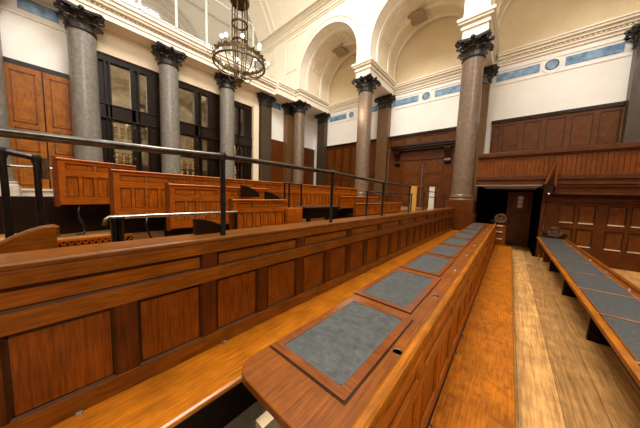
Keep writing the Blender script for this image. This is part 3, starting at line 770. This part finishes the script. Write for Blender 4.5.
for i in range(100): m.box(-10.9, -10.83, -3.9+i*.12, -3.83+i*.12, 5.965, 6.04)
m.build('dentils', M['cream_dark'], wa)
en = MB(); en.box(-12.0, -10.6, 8.25, 9.62, 5.68, 6.); en.box(-12.0, -10.55, 8.25, 9.62, 6., 6.15); en.box(-12.0, -10.5, 8.25, 9.62, 6.15, 6.25); en.box(-12.0, -10.45, 8.25, 9.6, 6.25, 6.35)
en.box(-12.0, -10.9, 9.6, 12.5, 5.68, 6.35)
en.build('corner_entablature', M['cream'], wa, bevel=.006)
# blue marble panels on the left wall
for a, b in ((-.66,.14), (8.45,9.3)):
    MB().box(-11.63, -11.6, a, b, 5.28, 5.64).build('marble_panel', M['marble'], wl)
m = MB(); m.box(-11.62,-11.59,-4.0,.9,5.08,5.14); m.box(-11.62,-11.59,-4.0,.9,5.74,5.79); m.box(-11.62,-11.59,7.6,12.5,5.08,5.14); m.build('picture_rail', M['cream'], wl)
# barrel vault of the hall (axis along X), closed on the left by a glazed lunette
Y0, RR, ZL, XG = 3.75, 5.92, 8.0, -13.9
A0 = math.asin(2.2/RR)
def barrel_pt(x, t, r=RR): return (x, Y0-r*math.cos(t), ZL+r*math.sin(t))
MB().box(-14.0, -11.62, -4.0, 9.62, 6.2, 6.35).build('ledge_floor', M['cream'], wa)
m = MB()
for xa, xb, d in ((-12.55,-12.1,.10),(-12.62,-12.5,.16),(-12.15,-12.05,.16),(-13.95,-13.6,.08),(-6.4,-5.3,.10),(-6.45,-6.35,.15),(-5.35,-5.25,.15)):
    n = 40
    for i in range(n):
        a = A0+(PI-2*A0)*i/n; b = A0+(PI-2*A0)*(i+1)/n
        m.hexa([barrel_pt(xa,a,RR-d),barrel_pt(xa,b,RR-d),barrel_pt(xb,b,RR-d),barrel_pt(xb,a,RR-d),barrel_pt(xa,a),barrel_pt(xa,b),barrel_pt(xb,b),barrel_pt(xb,a)])
m.build('vault_band', M['cream'], wa)
m = MB()
def panel_loop(xa, xb, ta, tb, r=.028):
    m.tube([barrel_pt(xa, ta+(tb-ta)*i/8, RR-.02) for i in range(9)], r, 5); m.tube([barrel_pt(xb, ta+(tb-ta)*i/8, RR-.02) for i in range(9)], r, 5)
    m.tube([barrel_pt(xa, ta, RR-.02), barrel_pt(xb, ta, RR-.02)], r, 5); m.tube([barrel_pt(xa, tb, RR-.02), barrel_pt(xb, tb, RR-.02)], r, 5)
for k in range(12):
    w_ = (PI-2*A0)/12; panel_loop(-13.5, -12.75, A0+w_*k+.03, A0+w_*(k+1)-.03)
for k in range(7):
    w_ = (PI-2*A0)/7
    for xa, xb in ((-11.9,-9.3),(-9.1,-6.6),(-5.1,-2.6),(-2.4,.2)): panel_loop(xa, xb, A0+w_*k+.05, A0+w_*(k+1)-.05); panel_loop(xa+.16, xb-.16, A0+w_*k+.08, A0+w_*(k+1)-.08, .016)
for za, zb in ((6.9,7.7),(7.9,8.7),(8.9,9.6)):
    for p, q in (((-13.5,za),(-12.75,za)),((-12.75,za),(-12.75,zb)),((-12.75,zb),(-13.5,zb)),((-13.5,zb),(-13.5,za))): m.tube([(p[0],YF-.01,p[1]),(q[0],YF-.01,q[1])], .025, 5)
m.build('vault_panel_moulding', M['cream_dark'], wa)
# white wainscot ledge under the doors
m = MB(); m.box(-11.62,-11.35,-4.0,.35,-.44,-.17); m.box(-11.62,-11.3,-4.0,.35,-.17,-.1); m.build('skirting', M['stone_base'], wl, bevel=.008)
# dark wainscot strip beyond the screen
p = MB()
p.box(-11.62,-11.54,8.2,12.55,-.52,3.35); p.build('wainscot', M['wains'], wl)
# brown panelled double doors on the left
d1 = struct('door_1', (-11.6, -.28, -.1))
MB().box(-11.62,-11.5,-1.2,.42,-.1,3.72).build('door_frame', M['dark_wood'], d1)
for a, b in ((-1.02,-.30),(-.27,.40)):
    lf = MB().box(-11.52,-11.44,a,b,-.1,3.55).build('door_leaf', M['door_oak'], d1, bevel=.004)
    for za, zb in ((-.0,.9),(1.05,1.75),(1.9,3.4)):
        q = MB(); w = .03
        q.box(-11.44,-11.425,a+.13,b-.13,za,za+w); q.box(-11.44,-11.425,a+.13,b-.13,zb-w,zb); q.box(-11.44,-11.425,a+.13,a+.13+w,za,zb); q.box(-11.44,-11.425,b-.13-w,b-.13,za,zb)
        q.build('door_moulding', M['stall_dark'], lf)
        MB().box(-11.445,-11.432,a+.22,b-.22,za+.1,zb-.1).build('door_panel', M['door_oak'], lf, bevel=.004)
# lunette glazing with white bars
w1 = struct('window_1', (XG, Y0, 6.35))
pts = [(Y0-(RR-.05)*math.cos(t), ZL+(RR-.05)*math.sin(t)) for t in [A0*.2+(PI-.4*A0)*i/32 for i in range(33)]]
MB().prism(pts+[(9.6,6.35),(-2.1,6.35)], 'X', XG-.01, XG).build('glass_pane', M['lunette_glass'], w1)
m = MB()
for k in range(-3, 5):
    y = 2.72+k*1.5; h = math.sqrt(max(.01, RR**2-(y-Y0)**2))
    m.box(XG-.03,XG+.05,y-.05,y+.05,6.35,ZL+h-.05)
for z, hh in ((7.3,.07),(8.1,.12),(8.35,.06),(11.0,.07)):
    h = math.sqrt(max(.01, RR**2-max(0,z-ZL)**2)); m.box(XG-.02,XG+.05,Y0-h+.1,Y0+h-.1,z,z+hh)
m.build('glazing_bar', M['lead'], w1)
MB().box(XG-.04, XG+.12, -2.1, 9.6, 6.35, 7.0).build('window_sill', M['lead'], w1)
# white balcony rail in front of the lunette
b = empty('balcony_rail', (-10.8, Y0, 6.35)); tag(b, 'white rail along the ledge below the big arched window', 'rail')
m = MB()
for z in (6.53, 6.67): m.tube([(-11.2,-3.9,z),(-11.2,8.0,z)], .028, 8)
m.build('rail_bar', M['lead'], b, smooth=True)
for k in range(11): MB().box(-11.23,-11.17,-3.8+k*1.17,-3.74+k*1.17,6.35,6.7).build('post', M['lead'], b)
# passage wall seen through the lunette
wb = struct('wall_beyond', (-17.2, 3.5, FL))
MB().box(-17.4,-17.2,-8,16,FL,15.5).build('plaster', M['cream_dark'], wb)
m = MB()
for cy in (-1.5, 4.2, 9.9):
    for rr in (1.6, 2.1, 2.5): arch_band(m, cy, rr, rr+.2, 9.2, fx_(-17.05,-17.2), leg=6.35)
for z in (8.9, 9.1, 12.4): m.box(-17.1,-17.2,-6,14,z,z+.1)
m.build('wall_arch', M['vent'], wb)

# ------------------------------------------------------------------ glazed ebony screen
sc = empty('glazed_screen', (-11.7, 4.2, -.52)); tag(sc, 'tall ebony black glazed screen between the grey columns', 'screen')
def screen_bay(y0, y1):
    f = MB(); X0, X1 = -11.8, -11.62
    f.box(X0,X1,y0,y1,4.62,4.86); f.box(X0,X1+.03,y0,y1,2.55,3.12); f.box(X0,X1,y0,y1,-.52,.1)
    W = y1-y0
    divs = [(0,.05),(.115,.145),(.17,.20),(.46,.52),(.56,.585),(.70,1.0)]
    for a, b in divs: f.box(X0, X1+(.03 if b-a < .1 else 0), y0+a*W, y0+b*W, .1, 4.62)
    f.box(X0,X1,y0,y1,1.55,1.68)
    f.build('screen_frame', M['ebony'], sc, bevel=.006)
    for a, b in ((.05,.115),(.145,.17),(.20,.46),(.52,.56),(.585,.70)):
        for za, zb in ((3.12,4.62),(1.68,2.55),(.1,1.55)):
            MB().box(-11.74,-11.72,y0+a*W,y0+b*W,za,zb).build('glass_pane', M['mirror_glass'] if b-a > .1 else M['ebony'], sc)
    g = MB()
    for z in (1.62, 2.6, 3.08): g.tube([(X1+.05,y0,z),(X1+.05,y1,z)], .022, 6)
    for a in (.03,.13,.185,.49,.57,.72,.85,.97): g.ball((X1+.06,y0+a*W,1.62), .035); g.tube([(X1+.03,y0+a*W,-.1),(X1+.03,y0+a*W,2.55)], .02, 6)
    g.build('screen_moulding', M['ebony'], sc, smooth=True)
    g = MB()
    for za in (.55, 1.05, 2.0):
        for i in range(3):
            for j in range(3):
                yy = y0+(.235+.095*i)*W; g.lathe([(.03,X1-.06),(.045,X1-.05),(.06,X1-.06),(.03,X1-.06)], (0,yy,za+.15*j), 10, 'X')
    for a in (.03,.185,.49): 
        for z in (1.2,1.62,2.4): g.ball((X1+.075,y0+a*W,z), .022)
    g.build('brass_glints', M['brass'], sc, smooth=True)  # added brass rings and knobs stand in for glints on the screen
for a, b in ((.9,3.05),(3.05,5.55),(5.55,7.25)): screen_bay(a, b)

# ------------------------------------------------------------------ opening, gallery and panelled wall on the right
op = struct('wall_recess', (0, 11, FL))
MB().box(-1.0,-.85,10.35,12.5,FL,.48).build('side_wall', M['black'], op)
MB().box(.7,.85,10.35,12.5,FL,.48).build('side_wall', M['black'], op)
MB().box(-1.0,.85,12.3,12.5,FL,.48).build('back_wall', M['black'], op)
dr = struct('door_3', (.3, 12.2, FL))
MB().box(-.1,.66,12.22,12.28,FL,.36).build('door_leaf', M['wains'], dr)
MB().box(.08,.52,12.2,12.23,-.35,.16).build('door_panel', M['stall_dark'], dr)
m = MB()
for k in range(3):
    m.lathe([(.05,12.19),(.07,12.185),(.09,12.19),(.09,12.2)], (.3,0,-.2+k*.16), 14, 'Y')
m.build('door_rosette', M['sill'], dr, smooth=True)
gf = empty('gallery_front', (1.5, 10.1, .42)); tag(gf, 'boarded mahogany gallery front above the dark opening on the right', 'balustrade')
X0, X1 = -1.02, 3.2
MB().box(X0, X1, 9.98, 10.1, .83, 1.46).build('backing', M['wains'], gf)
bd = MB(); n = 44
for i in range(n):
    a = X0+(X1-X0)*i/n; bd.box(a+.004, a+(X1-X0)/n-.006, 9.955, 9.98, .83, 1.46)
bd.build('boarding', M['gallery'], gf)
m = MB(); m.box(X0,X1,9.86,10.16,1.50,1.64); m.box(X0,X1,9.9,10.12,1.46,1.50); m.build('top_rail', M['wains_h'], gf, bevel=.012)
m = MB(); m.box(X0,X1,9.93,10.12,.76,.83); m.box(X0,X1,9.9,10.12,.70,.76); m.box(X0,X1,9.94,10.12,.60,.70); m.box(X0,X1,9.88,10.12,.54,.60); m.build('base_rail', M['wains_h'], gf, bevel=.008)
MB().box(X0,.72,9.9,12.1,.51,.54).build('soffit_edge', M['sill'], gf)
MB().box(.72,X1,10.1,12.1,.42,.52).build('gallery_floor', M['wains_h'], gf)
wr = struct('wall_panelled', (2, 10.4, FL))
MB().box(.85,5.0,10.35,10.5,FL,.5).build('backing', M['wains'], wr)
m = MB(); m.box(.78,5.0,9.92,10.35,.46,.54); m.box(.78,5.0,9.98,10.35,.30,.46); m.box(.78,5.0,9.94,10.35,.24,.30); m.box(.78,5.0,10.2,10.35,.02,.24); m.box(.78,5.0,10.14,10.35,.10,.15); m.build('mouldings', M['wains_h'], wr, bevel=.012)
cl = [(1.19+k*.97+d, 1.19+k*.97+d+.34) for k in range(4) for d in (0, .41)]
panel_wall_y(wr, .78, 5.0, 10.35, FL, .02, cl, [(-1.34,-.80),(-.63,-.07)], t=.06)
m = MB()
for a, b in cl:
    m.box(a+.02, b-.02, 10.27, 10.3, -.64, -.605); m.box(a+.02, b-.02, 10.27, 10.3, -1.35, -1.315)
m.build('sill_moulding', M['sill'], wr, bevel=.004)
# small stair balustrade at the opening
st = empty('stair_balustrade', (.88, 9.8, FL)); tag(st, 'small dark wood stair balustrade at the right side of the opening', 'balustrade')
m = MB(); m.prism([(.74,.55),(.95,1.36),(.98,1.36),(.98,1.28),(.80,.55)], 'Y', 9.76, 9.84); m.build('raking_rail', M['stall_dark'], st)
for k in range(4): 
    x = .80+k*.05; MB().box(x, x+.018, 9.785, 9.815, .5, .55+(x-.76)*3.7).build('baluster', M['mould'], st)
MB().box(.96,1.01,9.77,9.83,.30,1.40).build('newel', M['stall_dark'], st)
MB().box(.76,1.0,9.77,9.85,.26,.5).build('bracket', M['mould'], st)
MB().ball((.87,9.74,.24), .04).build('lamp_knob', M['steel'], st, smooth=True)
MB().tube([(.86,9.76,.24),(.83,9.78,-.4),(.82,9.78,FL)], .018, 8).build('support_pole', M['steel'], st, smooth=True)

# ------------------------------------------------------------------ ceiling
ce = struct('ceiling', (-4, Y0, 10.2))
g = [[Vector(barrel_pt(x, A0+(PI-2*A0)*i/48)) for x in (-14.2,-10,-6,-2,2,6.2)] for i in range(49)]
MB().sheet(g, -.12).build('barrel_vault', M['cream'], ce, smooth=True)
MB().box(-14.2, 6.2, 9.2, 9.75, 10.22, 10.4).build('vault_springing', M['cream'], ce)
MB().box(-14.2, 6.2, -4.2, -1.7, 10.22, 10.4).build('vault_springing', M['cream'], ce)

# ------------------------------------------------------------------ chandelier
cx, cy, cz = -5.9, 3.3, 3.42
ch = empty('chandelier', (cx, cy, 2.95)); tag(ch, 'round tarnished gilt ring chandelier with lit bulbs, hanging by the grey columns', 'chandelier')
R = .66
ring = lambda r, z, n=48: [(cx+r*math.cos(2*PI*i/n), cy+r*math.sin(2*PI*i/n), z) for i in range(n)]
MB().lathe([(R-.02,cz),(R+.02,cz),(R+.02,cz+.03),(R-.02,cz+.03),(R-.02,cz)], (cx,cy,0), 48).build('lower_hoop', M['gilt'], ch, smooth=True)
m = MB(); m.lathe([(R-.03,cz+.13),(R,cz+.12),(R+.01,cz+.2),(R-.02,cz+.2),(R-.03,cz+.13)], (cx,cy,0), 48)
for k in range(24):
    a = 2*PI*k/24; m.ball((cx+(R+.005)*math.cos(a), cy+(R+.005)*math.sin(a), cz+.22), .028)
    m.tube([(cx+R*math.cos(a), cy+R*math.sin(a), cz+.03), (cx+R*math.cos(a), cy+R*math.sin(a), cz+.13)], .01, 5)
m.build('gallery_band', M['gilt'], ch, smooth=True)
for k in range(6):
    a = 2*PI*k/6; d = Vector((math.cos(a), math.sin(a), 0)); o = Vector((cx, cy, 0))
    pts = [o+d*(R*s)+Vector((0,0,cz-.42+.44*s**1.6+.07*math.sin(2*PI*s))) for s in [.05+i*.95/12 for i in range(13)]]
    MB().tube(pts, .014, 6).build('scroll_arm', M['gilt'], ch, smooth=True)
for k in range(6):
    a = 2*PI*k/6+.2
    MB().tube([(cx+.12*math.cos(a), cy+.12*math.sin(a), cz-.3), (cx+.2*math.cos(a), cy+.2*math.sin(a), cz+.6), (cx+.19*math.cos(a), cy+.19*math.sin(a), cz+1.6)], .02, 6).build('suspension_rod', M['gilt'], ch, smooth=True)
MB().lathe([(.0,cz-.56),(.03,cz-.54),(.05,cz-.5),(.02,cz-.46),(.06,cz-.42),(.1,cz-.36),(.06,cz-.3),(0,cz-.3)], (cx,cy,0), 16).build('finial', M['gilt'], ch, smooth=True)
for z in (cz+.6, cz+1.05):
    MB().lathe([(.17,z),(.22,z),(.22,z+.03),(.17,z+.03),(.17,z)], (cx,cy,0), 20).build('collar', M['gilt'], ch, smooth=True)
MB().lathe([(0,cz+1.55),(.2,cz+1.55),(.25,cz+1.6),(.25,cz+1.68),(.18,cz+1.72),(.05,cz+1.75),(0,cz+1.75)], (cx,cy,0), 24).build('crown_plate', M['gilt'], ch, smooth=True)
MB().tube([(cx,cy,cz+1.7),(cx,cy,13.9)], .02, 6).build('chain', M['gilt'], ch, smooth=True)
for k in range(12):
    a = 2*PI*k/12+.13; d = Vector((math.cos(a), math.sin(a), 0)); o = Vector((cx, cy, 0))
    top = k % 2
    rr = R+.12 if not top else R-.12; zz = cz+.24 if not top else cz+.42
    arm = MB().tube([o+d*R+Vector((0,0,cz+.15)), o+d*(R+(rr-R)*.6)+Vector((0,0,cz+.12)), o+d*rr+Vector((0,0,cz+.16)), o+d*rr+Vector((0,0,zz))], .011, 6)
    ar = arm.build('candle_arm', M['gilt'], ch, smooth=True)
    MB().ball(o+d*rr+Vector((0,0,zz+.045)), .038, 1.25).build('bulb', M['bulb'], ar, smooth=True)

# ------------------------------------------------------------------ light
wo = struct('trim_4', (5.9, 4, 3))
m = MB()
for cy in (-.5, 4.4, 9.3):
    for rr in (1.35, 1.75, 2.1): arch_band(m, cy, rr, rr+.2, 8.3, lambda u,z,s: (5.9 if s == 0 else 6.0, u, z), leg=3.2)
for z in (3.0, 6.4, 6.7): m.box(5.85, 6.0, 1.8, 12.5, z, z+.14)
m.build('arch_moulding', M['vent'], wo)
wn = struct('wall_near', (-3, -3.2, FL))
MB().box(-12.2, 6.2, -4.2, -4.0, FL, 12.4).build('plaster', M['cream'], wn)
MB().box(-12.2, 6.0, -4.0, -3.94, FL, 2.6).build('wainscot', M['wains'], wn)
wr2 = struct('wall_right', (6.1, 4, FL))
MB().box(6.0, 6.2, -4.2, 12.75, FL, 6.6).build('plaster', M['cream'], wr2)
MB().box(5.94, 6.0, -4.0, 12.55, FL, 2.6).build('wainscot', M['wains'], wr2)
MB().box(6.0, 6.2, 1.6, 12.75, 6.6, 14.0).build('plaster', M['cream'], wr2)
MB().box(6.0, 6.2, -4.2, -3.4, 6.6, 14.0).build('plaster', M['cream'], wr2)
w = bpy.data.worlds.new('daylight'); S.world = w; w.use_nodes = True
bg = w.node_tree.nodes['Background']; bg.inputs['Color'].default_value = (1.0, .97, .92, 1); bg.inputs['Strength'].default_value = 1.6
def area(name, loc, rot, sx, sy, energy, col=(1,.965,.91)):
    l = bpy.data.lights.new(name, 'AREA'); l.shape = 'RECTANGLE'; l.size = sx; l.size_y = sy; l.energy = energy; l.color = col
    o = bpy.data.objects.new(name, l); C.objects.link(o); o.location = loc; o.rotation_euler = rot
    return o
area('ceiling_fill', (-3.2, 3.4, 13.3), (0, 0, 0), 6, 4, 1950)  # added area lamp under the closed vault, filling the hall from above
area('window_light', (5.9, -1.0, 9.4), (0, math.radians(68), 0), 4.5, 5, 650)
pl = bpy.data.lights.new('chandelier_glow', 'POINT'); pl.energy = 60; pl.color = (1,.85,.62); pl.shadow_soft_size = .5
po = bpy.data.objects.new('chandelier_glow', pl); C.objects.link(po); po.location = (cx, cy, cz+.6)

vs = S.view_settings; vs.view_transform = 'Standard'; vs.look = 'None'; vs.gamma = 1; vs.use_curve_mapping = False; vs.exposure = .12
